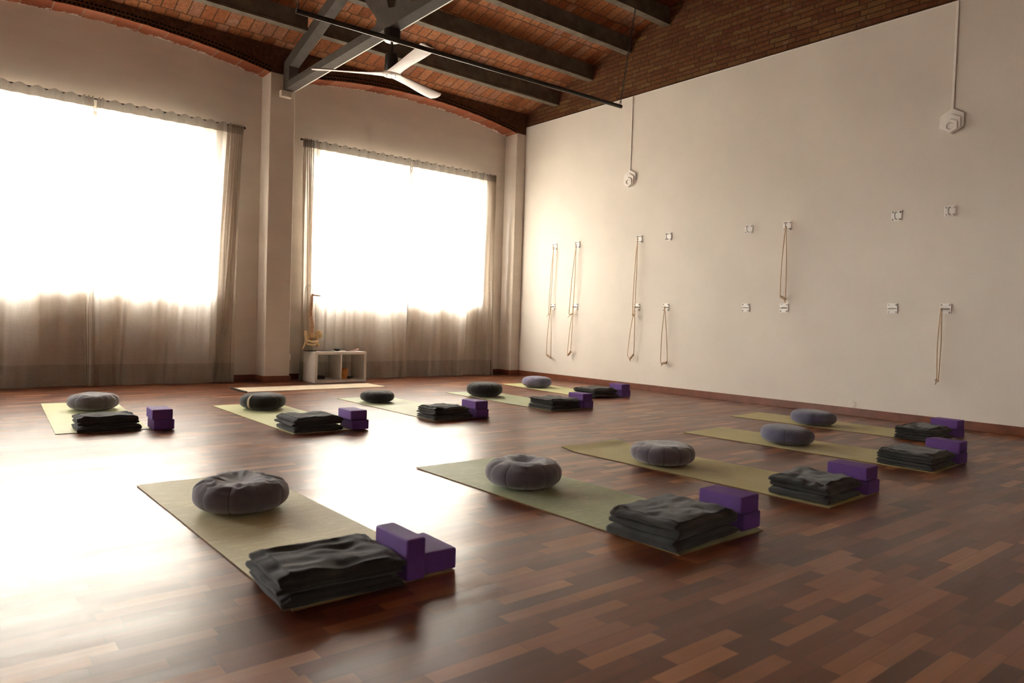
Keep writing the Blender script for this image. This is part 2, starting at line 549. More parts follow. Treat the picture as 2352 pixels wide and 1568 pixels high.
# bays of the window wall: (x0, x1) clear span, window (x0, x1)
PIL = [(-0.19, 0.0), (-4.37, -4.03), (-8.55, -8.21), (-12.75, -12.40)]
BAYS = [(-4.03, -0.19), (-8.21, -4.37), (-12.40, -8.55)]
WINS = [(-3.58, -0.70), (-7.70, -5.02), (-11.80, -9.95)]  # last window is unseen, added and sized to brighten the room
WZ0, WZ1 = 1.20, 3.24
m = MB()
xe = 0.0
for (a, b) in WINS:
    m.box(b, xe, WY, 0.17, -0.05, 4.6); xe = a
    m.box(a, b, WY, 0.17, -0.05, WZ0)
    m.box(a, b, WY, 0.17, WZ1, 4.6)
m.box(XL, xe, WY, 0.17, -0.05, 4.6)
struct(m.build('wall_back', M_WALLB), 'cream plaster window wall behind the linen curtains', 'wall')

for i, (a, b) in enumerate(PIL):
    m = MB()
    m.box(a, b, FY, WY, 0.0, 4.07)
    if i == 1:
        m.box(-4.25, -4.095, FY - 0.07, FY + 0.02, 3.765, 3.852)
    o = m.build('trim_%d' % (2 + i), M_WALLB, bevel=0.012)
    struct(o, ['narrow plaster pilaster in the corner beside the white wall',
               'plaster pilaster between the two curtained windows, carrying the roof truss',
               'plaster pilaster left of the far left curtains', 'plaster pilaster at the left end wall'][i], 'pilaster')

# brick arches: red soffit + perforated spandrel
def arch_z(x, a, b):
    rise = 0.195
    h = (b - a) / 2
    R = (h * h + rise * rise) / (2 * rise)
    t = x - (a + b) / 2
    return 4.06 + sqrt(max(R * R - t * t, 0)) - (R - rise)
for i, (a, b) in enumerate(BAYS):
    m = MB()
    N = 60
    z_at = lambda u: arch_z(a + (b - a) * u, a, b) + 0.006 * noise.noise(Vector((u * 40, i * 7.0, 0)))
    m.grid(lambda u, v: (a + (b - a) * u, WY - 0.0 + (FY - WY) * v, z_at(u)), N, 6, 0, lambda u, v: ((b - a) * u, v * 0.31))
    top = zc(FY) + 0.03
    m.grid(lambda u, v: (a + (b - a) * u, FY, z_at(u) + (top - z_at(u)) * v), N, 4, 1,
           lambda u, v: ((b - a) * u, (top - z_at(u)) * v))
    o = m.build('trim_%d' % (6 + i), [M_SOFF, M_SPAN])
    struct(o, ['red brick arch over the window nearest the corner', 'red brick arch over the left curtained window',
               'red brick arch over the added window outside the view'][i], 'brick arch')
m = MB()
for k, (a, b) in enumerate(PIL):
    top = zc(FY) + 0.03
    m.grid(lambda u, v: (a + (b - a) * u, FY, 4.07 + (top - 4.07) * v), 4, 4, 0, lambda u, v: ((b - a) * u, 0.1 + 0.3 * v))
struct(m.build('trim_9', M_SPAN), 'dark bare brick above the plaster pilasters', 'brickwork')

# baseboards
m = MB()
m.box(-0.016, 0.0, YB, FY, 0, 0.087)
struct(m.build('baseboard_right', M_BASE, bevel=0.004), 'reddish wooden baseboard along the white wall', 'baseboard')
m = MB()
for (a, b) in BAYS:
    m.box(a + 0.0, b - 0.0, WY - 0.016, WY, 0, 0.087)
for i, (a, b) in enumerate(PIL):
    m.box(a - (0.016 if a > XL else 0), b + (0.016 if b < 0 else -0.016), FY - 0.016, FY, 0, 0.0875)
    if a > XL: m.box(a - 0.016, a, FY, WY - 0.016, 0, 0.0868)
    if b < 0: m.box(b, b + 0.016, FY, WY - 0.016, 0, 0.0868)
struct(m.build('baseboard_back', M_BASE, bevel=0.004), 'reddish wooden baseboard around the pilasters and window wall', 'baseboard')

# windows
for i, (a, b) in enumerate(WINS):
    w = thing('window_%d' % (i + 1), (a, 0.02, WZ0))
    struct(w, ['steel framed window behind the curtains nearest the corner', 'steel framed window behind the left curtains',
               'added steel framed window outside the view at the left, lighting the room'][i], 'window')
    L, H = b - a, WZ1 - WZ0
    m = MB()
    m.box(0, L, -0.03, 0.03, 0, 0.05); m.box(0, L, -0.03, 0.03, H - 0.05, H)
    m.box(0, 0.05, -0.03, 0.03, 0.05, H - 0.05); m.box(L - 0.05, L, -0.03, 0.03, 0.05, H - 0.05)
    m.build('window_frame', M_WINF, w)
    m = MB()
    nx = int(round(L / 0.40))
    for k in range(1, nx):
        x = L * k / nx
        m.box(x - 0.016, x + 0.016, -0.018, 0.018, 0.05, H - 0.05)
    for z in (0.50, 1.0, 1.5):
        m.box(0.05, L - 0.05, -0.019, 0.019, z - 0.018, z + 0.018)
    m.build('glazing_bar', M_WINF, w)
    m = MB(); m.box(0.03, L - 0.03, 0.004, 0.008, 0.03, H - 0.03)
    m.build('pane', M_GLASS, w)

# ------------------------------------------------------------------ roof timbers
def beam(y, x0, x1, label, dz=0.0):
    m = MB()
    zb = zc(y) - 0.215 + dz
    h = 0.20
    # slightly irregular I-like timber: web with a lip along the lower edge
    N = 24
    def sec(x):
        j = 0.006 * noise.noise(Vector((x * 1.3, y * 3, 0)))
        return [(y - 0.055, zb + j), (y + 0.055, zb + j), (y + 0.055, zb + 0.03 + j), (y + 0.042, zb + 0.04 + j), (y + 0.042, zc(y + 0.042) + 0.01),
                (y - 0.042, zc(y - 0.042) + 0.01), (y - 0.042, zb + 0.04 + j), (y - 0.055, zb + 0.03 + j)]
    vs = []; fs = []
    for k in range(N + 1):
        x = x0 + (x1 - x0) * k / N
        vs += [(x, p[0], p[1]) for p in sec(x)]
    for k in range(N):
        for q in range(8):
            q2 = (q + 1) % 8
            fs.append((k * 8 + q, k * 8 + q2, (k + 1) * 8 + q2, (k + 1) * 8 + q))
    fs.append(tuple(range(8))); fs.append(tuple(N * 8 + q for q in range(7, -1, -1)))
    m.add(vs, fs)
    return tag(m.build('ceiling_beam', M_BEAM), label, 'beam', 'purlins under the tile ceiling')
PY = [-1.17, -1.925, -2.665, -3.36, -4.1, -4.85, -5.6]
NM = ['lowest', 'second lowest', 'third lowest', 'fourth lowest', 'fifth lowest', 'sixth lowest', 'seventh lowest']
for y, nme in zip(PY, NM):
    beam(y, -4.066, 0.10, 'weathered ceiling beam, %s between the truss and the brick gable' % nme)
    beam(y, -8.30, -4.204, 'weathered ceiling beam, %s on the left side of the truss' % nme)

# truss
tr = thing('roof_truss', (-4.2, FY, 3.86))
tag(tr, 'grey painted roof truss standing on the plaster pilaster, holding the fan', 'roof truss')
def tbox(pts_yz, x0, x1, nm, mat=M_TRUSS, bevel=0.004):
    m = MB()
    m.prism([(p[0] - FY, p[1] - 3.86) for p in pts_yz], 0, x0 + 4.2, x1 + 4.2)
    return m.build(nm, mat, tr, bevel=bevel)
tbox([(FY, 3.862), (YB + 0.4, 3.862), (YB + 0.4, 3.955), (FY, 3.955)], -4.2, -4.07, 'bottom_chord')
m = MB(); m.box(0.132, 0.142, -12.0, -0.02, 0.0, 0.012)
m.build('lit_edge_lip', M_WHITE, tr)  # flange lip; its white paints in light caught along the lower edge
def zr(y): return 4.095 + 0.302 * -y
tbox([(FY, 3.955), (FY, zr(FY)), (RIDGE + 0.1, zr(RIDGE + 0.1)), (RIDGE + 0.1, zr(RIDGE + 0.1) - 0.16), (FY - 0.19, 4.135), (FY - 0.19, 3.955)], -4.2, -4.07, 'rafter')
tbox([(RIDGE, 3.955), (RIDGE + 0.1, 3.955), (RIDGE + 0.1, 5.9), (RIDGE, 5.9)], -4.19, -4.08, 'king_post')
tbox([(-2.93, 3.955), (-2.97, 4.03), (-2.86, 4.25), (-3.15, 4.25), (-3.22, 4.06), (-3.34, 4.03), (-3.40, 4.25), (-3.62, 4.25), (-3.66, 3.99), (-3.76, 3.955)], -4.195, -4.183, 'gusset_plate')
tbox([(-3.02, 3.955), (-3.20, 3.955), (-2.45, 4.72), (-2.30, 4.67)], -4.182, -4.09, 'web_member')
tbox([(-3.30, 3.955), (-3.46, 3.955), (-4.02, 5.13), (-3.87, 5.10)], -4.182, -4.09, 'web_member')

# hanging steel bar on chains
BA, BB_ = Vector((-5.596, -4.3, 3.273)), Vector((-1.858, -4.3, 3.331))
hb = thing('hanging_bar', BA)
tag(hb, 'long dark steel bar hanging from chains below the ceiling beams', 'bar')
m = MB(); m.tube([(0, 0, 0), BB_ - BA], 0.02, 12)
m.build('bar', M_DKBAR, hb, smooth=True, angle=40)
def chain(p0, p1):
    m = MB()
    d = p1 - p0
    n = int(d.length / 0.036)
    t = d.normalized()
    u = t.cross(Vector((0, 1, 0))).normalized(); w = t.cross(u)
    for k in range(n):
        c = p0 + d * ((k + 0.5) / n)
        a, b = (u, w) if k % 2 else (w, u)
        m.tube([c + t * 0.024 * cos(q) + a * 0.011 * sin(q) for q in [2 * pi * j / 10 for j in range(10)]], 0.0032, 5, closed=True)
    m.build('chain', M_DKBAR, hb, smooth=True)
yt = -4.3
chain(Vector((0.02, 0, 0.015)), Vector((-0.55, 0, zc(yt) - 3.273)))
chain(BB_ - BA + Vector((-0.02, 0, 0.015)), BB_ - BA + Vector((0.36, 0, zc(yt) - 3.331)))

# ceiling fan
fx, fy = -4.135, -3.2
fan = thing('ceiling_fan', (fx, fy, 3.41))
tag(fan, 'three bladed ceiling fan with pale blades hanging below the grey truss', 'fan')
m = MB(); m.lathe([(0.085, 0.34), (0.085, 0.448)], n=32)
o = m.build('canopy', M_BLACK, fan, bevel=0.006)
m = MB(); m.lathe([(0.080, 0.334), (0.080, 0.341)], n=32)
m.build('canopy_plate', M_WHITE, fan)
m = MB(); m.lathe([(0.014, 0.15), (0.014, 0.45)], n=16)
m.build('downrod', M_BLACK, fan, smooth=True, angle=40)
m = MB(); m.lathe([(0.058, 0.205), (0.066, 0.198), (0.070, 0.05), (0.05, 0.018)], n=32)
m.build('motor_housing', M_BLACK, fan, smooth=True, angle=40)
def blade(ang, length):
    def top(u, v, side):
        r = 0.03 + length * u
        # half widths (leading, trailing) along the blade
        tip = sqrt(max(1 - ((u - 0.965) / 0.035) ** 2, 0.0)) if u > 0.965 else 1.0
        wid = 0.050 + 0.030 * (1 - u) ** 4 + 0.026 * sstep(0.1, 1.0, u)
        wid *= (0.55 + 0.45 * tip)
        curve = 0.05 * (u ** 1.7) * sin(u * 2.6)
        t = (v - 0.5) * 2
        yy = curve + t * wid
        tw = -radians(3 + 10.5 * min(1, u * 1.8))
        z = -0.0 + 0.012 * u + side * (0.006 * (1 - t * t) ** 0.5 + 0.003)
        yr = curve + t * wid * cos(tw)
        z += t * wid * sin(tw) * min(1, u * 4)
        return Vector((r * cos(ang) - yr * sin(ang), r * sin(ang) + yr * cos(ang), z))
    m = MB()
    m.grid(lambda u, v: top(u, v, 1), 28, 8, 1)
    m.grid(lambda u, v: top(u, v, -1), 28, 8)
    o = m.build('blade', [M_BLADE, M_BLADETOP], None, smooth=True)
    bm = bmesh.new(); bm.from_mesh(o.data)
    bmesh.ops.remove_doubles(bm, verts=bm.verts, dist=0.0005)
    bnd = [e for e in bm.edges if e.is_boundary]
    if bnd: bmesh.ops.bridge_loops(bm, edges=bnd)
    bmesh.ops.recalc_face_normals(bm, faces=bm.faces)
    bm.to_mesh(o.data); bm.free()
    o.data.polygons.foreach_set('use_smooth', [True] * len(o.data.polygons))
    o.parent = fan
for a, ln in ((142, 0.77), (261, 0.88), (20, 0.80)):
    blade(radians(a), ln)
m = MB()
m.lathe([(0.02, -0.017), (0.085, -0.016), (0.10, -0.006), (0.10, 0.008), (0.075, 0.020)], n=30)
m.build('hub', M_BLADE, fan, smooth=True, angle=50)
for k in range(6):
    an = k * pi / 3
    m = MB(); m.lathe([(0.0052, -0.0205), (0.0052, -0.015)], (0.052 * cos(an), 0.052 * sin(an), 0), 10)
    m.build('screw', M_DARKPL, fan)

# ------------------------------------------------------------------ curtains
ROD_Y, ROD_Z = -0.255, 3.335
def rod(x0, x1, label):
    r = thing('curtain_rod', (x0, ROD_Y + 0.036, ROD_Z - 0.006))
    tag(r, label, 'curtain rod')
    m = MB(); m.tube([(0, 0, 0), (x1 - x0, 0, 0)], 0.011, 10)
    m.build('rod', M_ROD, r, smooth=True, angle=40)
    for x in (0.0, x1 - x0):
        m = MB(); m.lathe([(0.011, -0.012), (0.016, -0.006), (0.016, 0.010), (0.009, 0.016)], (x, 0, 0), 12, 0)
        m.build('finial', M_ROD, r, smooth=True, angle=50)
    for x in (0.12, x1 - x0 - 0.12):
        m = MB(); m.box(x - 0.008, x + 0.008, 0.004, WY - ROD_Y - 0.036, -0.008, 0.008)
        m.build('bracket', M_ROD, r)
rod(-3.84, -0.45, 'dark curtain rod above the window nearest the corner')
rod(-7.98, -4.62, 'dark curtain rod above the left window')

def curtain(xa, xb, dens, bottom, label, seed, pw=1.3):
    """xa<xb ends at the top; dens(u) relative fold density; bottom(u) -> x shift at the hem"""
    rnd = random.Random(seed)
    K = 400
    cum = [0.0]
    for i in range(K):
        cum.append(cum[-1] + dens((i + 0.5) / K))
    tot = cum[-1]
    cum = [c / tot for c in cum]
    import bisect
    def inv(s):
        j = max(1, min(K, bisect.bisect_left(cum, s)))
        a, b = cum[j - 1], cum[j]
        return (j - 1 + (s - a) / max(b - a, 1e-9)) / K
    nf = max(6, int(tot / K * (xb - xa) / 0.150))
    off = rnd.random() * 10
    def P(s, h):
        # s along the cloth 0..1, h height 0 (floor) .. 1 (top)
        u = inv(s)
        low = 1 - h
        x = xa + (xb - xa) * u
        x += bottom(u) * low ** pw
        d = dens(u)
        ph = 2 * pi * nf * s
        # pleats: regular at the heading, wandering lower down
        wob = 1.3 * noise.noise(Vector((s * nf * 0.55 + off, low * 0.7, seed))) * sstep(0.04, 0.8, low)
        a_top = 0.014 if d < 1.6 else 0.020
        amp = a_top * (1 - 0.45 * sstep(0.05, 0.5, low)) + 0.010 * sstep(0.0, 0.2, low)
        big = 0.19 * sstep(0.02, 0.7, low) * noise.noise(Vector((s * nf * 0.42 + off * 2, low * 0.35 + 3, seed + 5)))
        fine = 0.003 * sstep(0.03, 0.2, low) * sin(ph * 2 + 3 * noise.noise(Vector((s * nf, low, seed))))
        y = amp * sin(ph + wob * 2.0) * (0.75 + 0.5 * noise.noise(Vector((s * nf * 0.9, 5, seed)))) + big + fine
        x += 0.008 * sin(2 * ph + wob * 4) * (1 - 0.7 * low) / max(1, d)
        x += 0.15 * low ** 2.4 * noise.noise(Vector((s * nf * 0.35, 9.0 + low * 0.4, seed)))
        # last centimetres drag on the floor
        dr = sstep(0.965, 1.0, low)
        y -= 0.018 * dr * (0.5 + 0.5 * sin(ph))
        z = 0.006 + h * (ROD_Z + 0.004 - 0.006)
        if h > 0.97:
            z += (0.012 - 0.036 * (0.5 + 0.5 * sin(ph)) ** 1.6) * (h - 0.97) / 0.03
        y = -0.072 * math.tanh(-y / 0.072) if y < 0 else y
        return Vector((x - xa, max(-0.12, min(y, 0.020 if h > 0.965 else 0.020 + 0.050 * math.tanh((y - 0.020) / 0.050) if y > 0.02 else y)), z))
    root = thing('curtain', (xa, ROD_Y, 0))
    tag(root, label, 'curtain', 'sheer linen curtain panels')
    NS = nf * 14
    hem, head = 0.075, 0.967
    def piece(h0, h1, nv, nm, mat, s0=0.0, s1=1.0, ns=NS):
        m = MB()
        m.grid(lambda s, t: P(s0 + (s1 - s0) * s, h0 + (h1 - h0) * t), ns, nv)
        m.build(nm, mat, root, smooth=True, fix=False)
    piece(hem, head, 44, 'panel', M_CURT, 0.008, 0.992)
    piece(hem, head, 44, 'side_hem', M_CURTT, 0.0, 0.008, 3)
    piece(hem, head, 44, 'side_hem', M_CURTT, 0.992, 1.0, 3)
    piece(0.0, hem, 8, 'hem', M_CURTH)
    piece(head, 1.0, 6, 'heading_band', M_CURTT)
    return root
def ends(l, r, wl=0.075, wr=0.075, k=5.0):
    def f(u):
        d = 1.0
        if l: d += k * (1 - sstep(0.4 * wl, wl, u))
        if r: d += k * sstep(1 - wr, 1 - 0.4 * wr, u)
        return d
    return f
curtain(-3.832, -2.108, ends(1, 0, 0.14), lambda u: 0.05 * (1 - u), 'sheer grey linen curtain panel behind the white shelf and spine model', 3)
curtain(-2.103, -0.462, ends(0, 1, 0.07, 0.10), lambda u: 0.0, 'sheer grey linen curtain panel nearest the corner of the room', 4)
curtain(-6.312, -4.635, ends(1, 1, 0.05, 0.15, 4), lambda u: -0.13 * u * u - 0.05 * (1 - u) ** 6, 'sheer grey linen curtain panel just left of the pilaster', 7, 0.8)
curtain(-7.95, -6.345, ends(1, 1, 0.10, 0.09, 3), lambda u: 0.03 * u ** 6, 'sheer grey linen curtain panel at the left edge of the view', 8, 0.5)

# ------------------------------------------------------------------ things on the white wall
YA = [-1.263, -1.779, -3.026, -3.543, -4.774, -5.282, -6.504, -7.007]
ZU, ZL = 2.133, 1.170
def anchor_proto(vertical):
    a = thing('wall_anchor')
    m = MB(); m.box(-0.008, 0.0, -0.052, 0.052, -0.052, 0.052)
    m.build('plate', M_PLATE, a, bevel=0.003)
    pts = []
    for t in range(13):
        q = pi * t / 12
        pts.append((-0.012 - 0.040 * sin(q) ** 0.6, 0.036 * cos(q)))
    pts = [(-0.002, 0.036)] + pts + [(-0.002, -0.036)]
    m = MB()
    m.tube([(p[0], 0, p[1]) if vertical else (p[0], p[1], 0) for p in pts], 0.0055, 8)
    m.build('u_bar', M_UBAR, a, smooth=True, angle=50)
    for sy in (-1, 1):
        for sz in (-1, 1):
            m = MB(); m.lathe([(0.0085, -0.008), (0.008, -0.013), (0.004, -0.016)], (0, sy * 0.037, sz * 0.037), 12, 0)
            m.build('screw', M_SCREW, a, smooth=True, angle=50)
    return a
ORD = ['first', 'second', 'third', 'fourth', 'fifth', 'sixth', 'seventh', 'eighth']
UR = {0: 'with a long rope', 1: 'with a long rope', 2: 'with a long rope', 5: 'with a rope loop'}
LR = {0: 'behind the hanging rope', 1: 'behind the hanging rope', 2: 'behind the hanging rope', 3: 'with a rope loop', 7: 'with a rope loop'}
for vert, z, ropes, rowname in ((True, ZU, UR, 'upper'), (False, ZL, LR, 'lower')):
    proto = None
    for i, y in enumerate(YA):
        if proto is None:
            a = proto = anchor_proto(vert); a.location = (0, y, z)
        else:
            a = dup(proto, (0, y, z))
        tag(a, 'white square wall anchor, %s of the %s row from the corner, %s' % (ORD[i], rowname, ropes.get(i, 'holding no rope')), 'wall anchor', 'wall anchors in two rows')

def rope(top, pa, pb, knot, tail, label, join=None, kr=0.016):
    """top (y,z) on the bar; strands run to pa and pb (y,z); knot is a segment ((y,z),(y,z))"""
    X = -0.052
    r = thing('wall_rope', (X, top[0], top[1]))
    tag(r, label, 'rope', 'ropes hanging from the wall anchors')
    def V(p, dx=0.0): return Vector((dx, p[0] - top[0], p[1] - top[1]))
    mid = join or ((top[0] + (pa[0] + pb[0]) / 2) / 2, (top[1] + (pa[1] + pb[1]) / 2) / 2)
    m = MB()
    def strand(p, sg):
        pts = []
        for k in range(15):
            t = k / 14
            q0 = Vector((top[0], top[1], 0)); q1 = Vector((p[0], p[1], 0))
            q = q0.lerp(q1, t)
            bow = sg * 0.010 * sin(pi * t)
            pts.append(Vector((-0.004 * sin(pi * t) + 0.003 * sg, q.x - top[0] + bow + sg * 0.004 * (1 - t), q.y - top[1])))
        return pts
    A = strand(pa, 1); B = strand(pb, -1)
    # over the bar
    loop = [Vector((-0.008 * cos(pi * k / 6), 0.004 * cos(pi * k / 6), 0.012 * sin(pi * k / 6) + 0.002)) for k in range(7)]
    k0, k1 = V(knot[0]), V(knot[1])
    m.tube(list(reversed(A)) + loop + B, 0.0052, 8)
    m.tube([A[-1], A[-1].lerp(k0, 0.5) + Vector((0, 0, -0.006)), k0], 0.0052, 8)
    m.tube([B[-1], B[-1].lerp(k1, 0.5) + Vector((0, 0, -0.006)), k1], 0.0052, 8)
    m.build('loop', M_ROPE, r, smooth=True)
    m = MB()
    d = k1 - k0
    N = 6
    pts = []; rad = []
    for k in range(N * 4 + 1):
        pts.append(k0 + d * k / (N * 4)); rad.append(kr * (0.86 + 0.16 * abs(sin(pi * k / 4))))
    rad[0] = rad[-1] = kr * 0.55
    m.tube(pts, rad, 12)
    tl = V(tail)
    m.tube([(k0 + k1) / 2, tl.lerp((k0 + k1) / 2, 0.4), tl], 0.005, 8)
    m.build('knot', M_KNOT, r, smooth=True)
    # turns round the bar
    m = MB()
    m.ellipsoid((0.0, 0, 0.004), (0.013, 0.012, 0.016), nu=12, nv=8)
    m.build('hitch', M_ROPE, r, smooth=True)
rope((-1.285, 2.112), (-1.210, 1.060), (-1.247, 1.050), ((-1.212, 1.052), (-1.245, 1.040)), (-1.172, 1.013), 'long beige rope on the upper anchor nearest the corner', kr=0.010)
rope((-1.263, 1.160), (-1.186, 0.405), (-1.307, 0.390), ((-1.205, 0.385), (-1.300, 0.350)), (-1.330, 0.335), 'beige rope loop on the lower anchor nearest the corner')
rope((-1.800, 2.121), (-1.686, 1.065), (-1.775, 1.080), ((-1.700, 1.045), (-1.765, 1.062)), (-1.668, 1.003), 'long beige rope on the second upper anchor from the corner', kr=0.010)
rope((-1.779, 1.160), (-1.680, 0.400), (-1.752, 0.455), ((-1.700, 0.410), (-1.760, 0.480)), (-1.810, 0.470), 'beige rope loop on the second lower anchor from the corner')
rope((-3.035, 2.120), (-2.989, 1.080), (-3.028, 1.068), ((-2.993, 1.060), (-3.026, 1.045)), (-3.042, 1.002), 'long beige rope on the third upper anchor from the corner', kr=0.014)
rope((-3.026, 1.160), (-2.921, 0.480), (-3.043, 0.523), ((-2.965, 0.425), (-3.035, 0.495)), (-2.971, 0.396), 'beige rope loop on the third lower anchor from the corner')
rope((-3.560, 1.160), (-3.522, 0.425), (-3.639, 0.447), ((-3.535, 0.400), (-3.628, 0.420)), (-3.530, 0.365), 'beige rope loop ending in a wrapped knot, on the fourth lower anchor')
rope((-5.290, 2.108), (-5.252, 1.311), (-5.325, 1.300), ((-5.258, 1.300), (-5.328, 1.266)), (-5.322, 1.232), 'short rope loop with dark knot on the sixth upper anchor')
rope((-6.985, 1.160), (-6.974, 0.478), (-6.990, 0.490), ((-6.962, 0.462), (-6.992, 0.452)), (-6.962, 0.415), 'beige rope on the lower anchor farthest right', kr=0.013)

def sconce(y, label, wide):
    s = thing('hexagonal_wall_lamp', (0, y, 2.89))
    tag(s, label, 'wall lamp', 'hexagonal wall lamps')
    def hexa(R, zc_, ri=0.0):
        return [(R * sin(k * pi / 3), zc_ + R * cos(k * pi / 3)) for k in range(6)]
    for k, (R, x0, x1) in enumerate(((0.125, -0.022, -0.0), (0.098, -0.040, -0.022), (0.071, -0.056, -0.040))):
        m = MB()
        if k < 2:
            m.prism(hexa(R, R + 0.0), 0, x0, x1)
        else:
            o_ = hexa(R, R); i_ = [(R + 0.0) * 0 + p[0] * 0.5 for p in o_]
            c = R
            vo = [(x0, p[0], p[1]) for p in o_]; vb = [(x1, p[0], p[1]) for p in o_]
            vi = [(x0, p[0] * 0.52, c + (p[1] - c) * 0.52) for p in o_]; vd = [(x1 - 0.002, p[0] * 0.45, c + (p[1] - c) * 0.45) for p in o_]
            vs = vo + vb + vi + vd
            fs = []
            for q in range(6):
                q2 = (q + 1) % 6
                fs += [(q, q2, 6 + q2, 6 + q), (q, q2, 12 + q2, 12 + q), (12 + q, 12 + q2, 18 + q2, 18 + q)]
            fs += [tuple(18 + q for q in range(6)), tuple(6 + q for q in range(6))]
            m.add(vs, fs)
        m.build(['back_hexagon', 'middle_hexagon', 'front_ring'][k], M_WHITE, s, bevel=0.003)
    m = MB()
    if wide: m.box(-0.013, 0.0, -0.011, 0.011, 0.245, ZP - 2.89)
    else: m.tube([(-0.007, 0, 0.24), (-0.007, 0, ZP - 2.89)], 0.007, 8)
    m.build('cable_conduit', M_WHITE, s)
sconce(-2.815, 'white stepped hexagonal wall lamp nearer the windows, under a thin cable', False)
sconce(-6.985, 'white stepped hexagonal wall lamp at the far right, under a white conduit', True)

c = thing('round_wall_cover', (0, -6.128, 0.125))
tag(c, 'faint round white cover on the white wall just above the baseboard', 'wall cover')
m = MB(); m.lathe([(0.045, 0.0), (0.045, -0.004), (0.040, -0.007)], n=28, ax=0); m.build('rim', M_WALL, c, smooth=True, angle=40)
m = MB(); m.lathe([(0.034, -0.004), (0.033, -0.009)], n=28, ax=0); m.build('face', M_WALL, c, smooth=True, angle=40)

c = thing('wall_socket', (-4.03, -0.35, 0.335))
tag(c, 'small white socket box on the side of the plaster pilaster', 'socket')
m = MB(); m.box(0.0, 0.035, -0.04, 0.04, -0.042, 0.042); m.build('box', M_WHITE, c, bevel=0.003)
m = MB(); m.lathe([(0.02, 0.034), (0.02, 0.037)], (0, 0, 0), 16, 0); m.build('socket_face', M_WHITE, c)
m = MB(); m.tube([(0.006, 0.0, -0.042), (0.006, 0.0, -0.245)], 0.004, 6); m.build('cable', M_WHITE, c)

# ------------------------------------------------------------------ shelf with the spine model
SX0, SX1, SY0, SY1, SH = -3.790, -3.030, -0.725, -0.335, 0.42
sh = thing('cube_shelf', (SX0, SY0, 0))
tag(sh, 'low white two compartment shelf in front of the curtain', 'shelf')
L, D = SX1 - SX0, SY1 - SY0
T = 0.036
for nm, b in (('top_panel', (0, L, 0, D, SH - T, SH)), ('bottom_panel', (0, L, 0, D, 0, T)),
              ('side_panel', (0, T, 0, D, T, SH - T)), ('side_panel', (L - T, L, 0, D, T, SH - T)), ('divider', (L / 2 - 0.009, L / 2 + 0.009, 0.001, D - 0.001, T, SH - T))):
    m = MB(); m.box(*b); m.build(nm, M_SHELF, sh, bevel=0.002)

sp_ = thing('spine_model', (-3.77, -0.52, SH))
tag(sp_, 'anatomical model of a spine and pelvis standing on the white shelf', 'anatomical model')
def SV(x, z, y=0.0): return Vector((x + 3.77, y, z - SH))
m = MB(); m.lathe([(0.085, 0.0), (0.085, 0.008), (0.03, 0.014)], n=28); m.build('stand_base', M_DARKPL, sp_, smooth=True, angle=40)
m = MB()
hook = [SV(-3.852, 0.425, 0.05), SV(-3.853, 0.8, 0.06), SV(-3.853, 1.24, 0.03)]
for k in range(9):
    q = pi - pi * k / 8
    hook.append(SV(-3.806 + 0.047 * cos(q), 1.262 + 0.056 * sin(q), 0.03 * (1 - k / 8)))
hook.append(SV(-3.757, 1.21, 0.0))
m.tube(hook, 0.0042, 8)
m.tube([SV(-3.748, 0.425, 0.0), SV(-3.748, 0.62, 0.0)], 0.004, 8)
m.build('stand_rod', M_UBAR, sp_, smooth=True)
path = [(1.165, -3.764), (1.10, -3.766), (1.02, -3.772), (0.93, -3.778), (0.86, -3.766), (0.785, -3.750), (0.72, -3.752), (0.675, -3.757)]
def px(z):
    for (z0, x0), (z1, x1) in zip(path, path[1:]):
        if z1 <= z <= z0:
            return x0 + (x1 - x0) * (z0 - z) / (z0 - z1)
    return path[-1][1]
NVT = 22
for k in range(NVT):
    t = k / (NVT - 1)
    z = 1.165 - (1.165 - 0.682) * (t ** 1.12)
    R = 0.016 + 0.015 * t
    hgt = 0.0085 + 0.006 * t
    c = SV(px(z), z)
    m = MB()
    m.ellipsoid(c, (R, R, hgt), nu=14, nv=8)
    m.tube([c + Vector((-0.004, 0.01, 0)), c + Vector((-R * 1.5, R * 0.9, -hgt * 0.9))], [R * 0.45, R * 0.16], 6)
    m.tube([c + Vector((0.0, 0.012, 0)), c + Vector((R * 1.25, R * 1.0, 0))], [R * 0.35, R * 0.16], 6)
    m.build('vertebra', M_BONE2, sp_, smooth=True)
m = MB()
for k in range(NVT - 1):
    t = (k + 0.5) / (NVT - 1)
    z = 1.165 - (1.165 - 0.682) * (t ** 1.12)
    R = (0.016 + 0.015 * t) * 0.86
    m.lathe([(R, -0.0045), (R, 0.0045)], SV(px(z), z), 12)
m.build('disc_column', M_DISC, sp_, smooth=True, angle=40)
m = MB()
m.ellipsoid(SV(-3.70, 1.182), (0.066, 0.045, 0.011), Matrix.Rotation(radians(6), 3, 'Y'), 18, 8)
m.ellipsoid(SV(-3.758, 1.185), (0.022, 0.024, 0.020), None, 12, 8)
m.build('skull_base', M_BONE2, sp_, smooth=True)
m = MB()
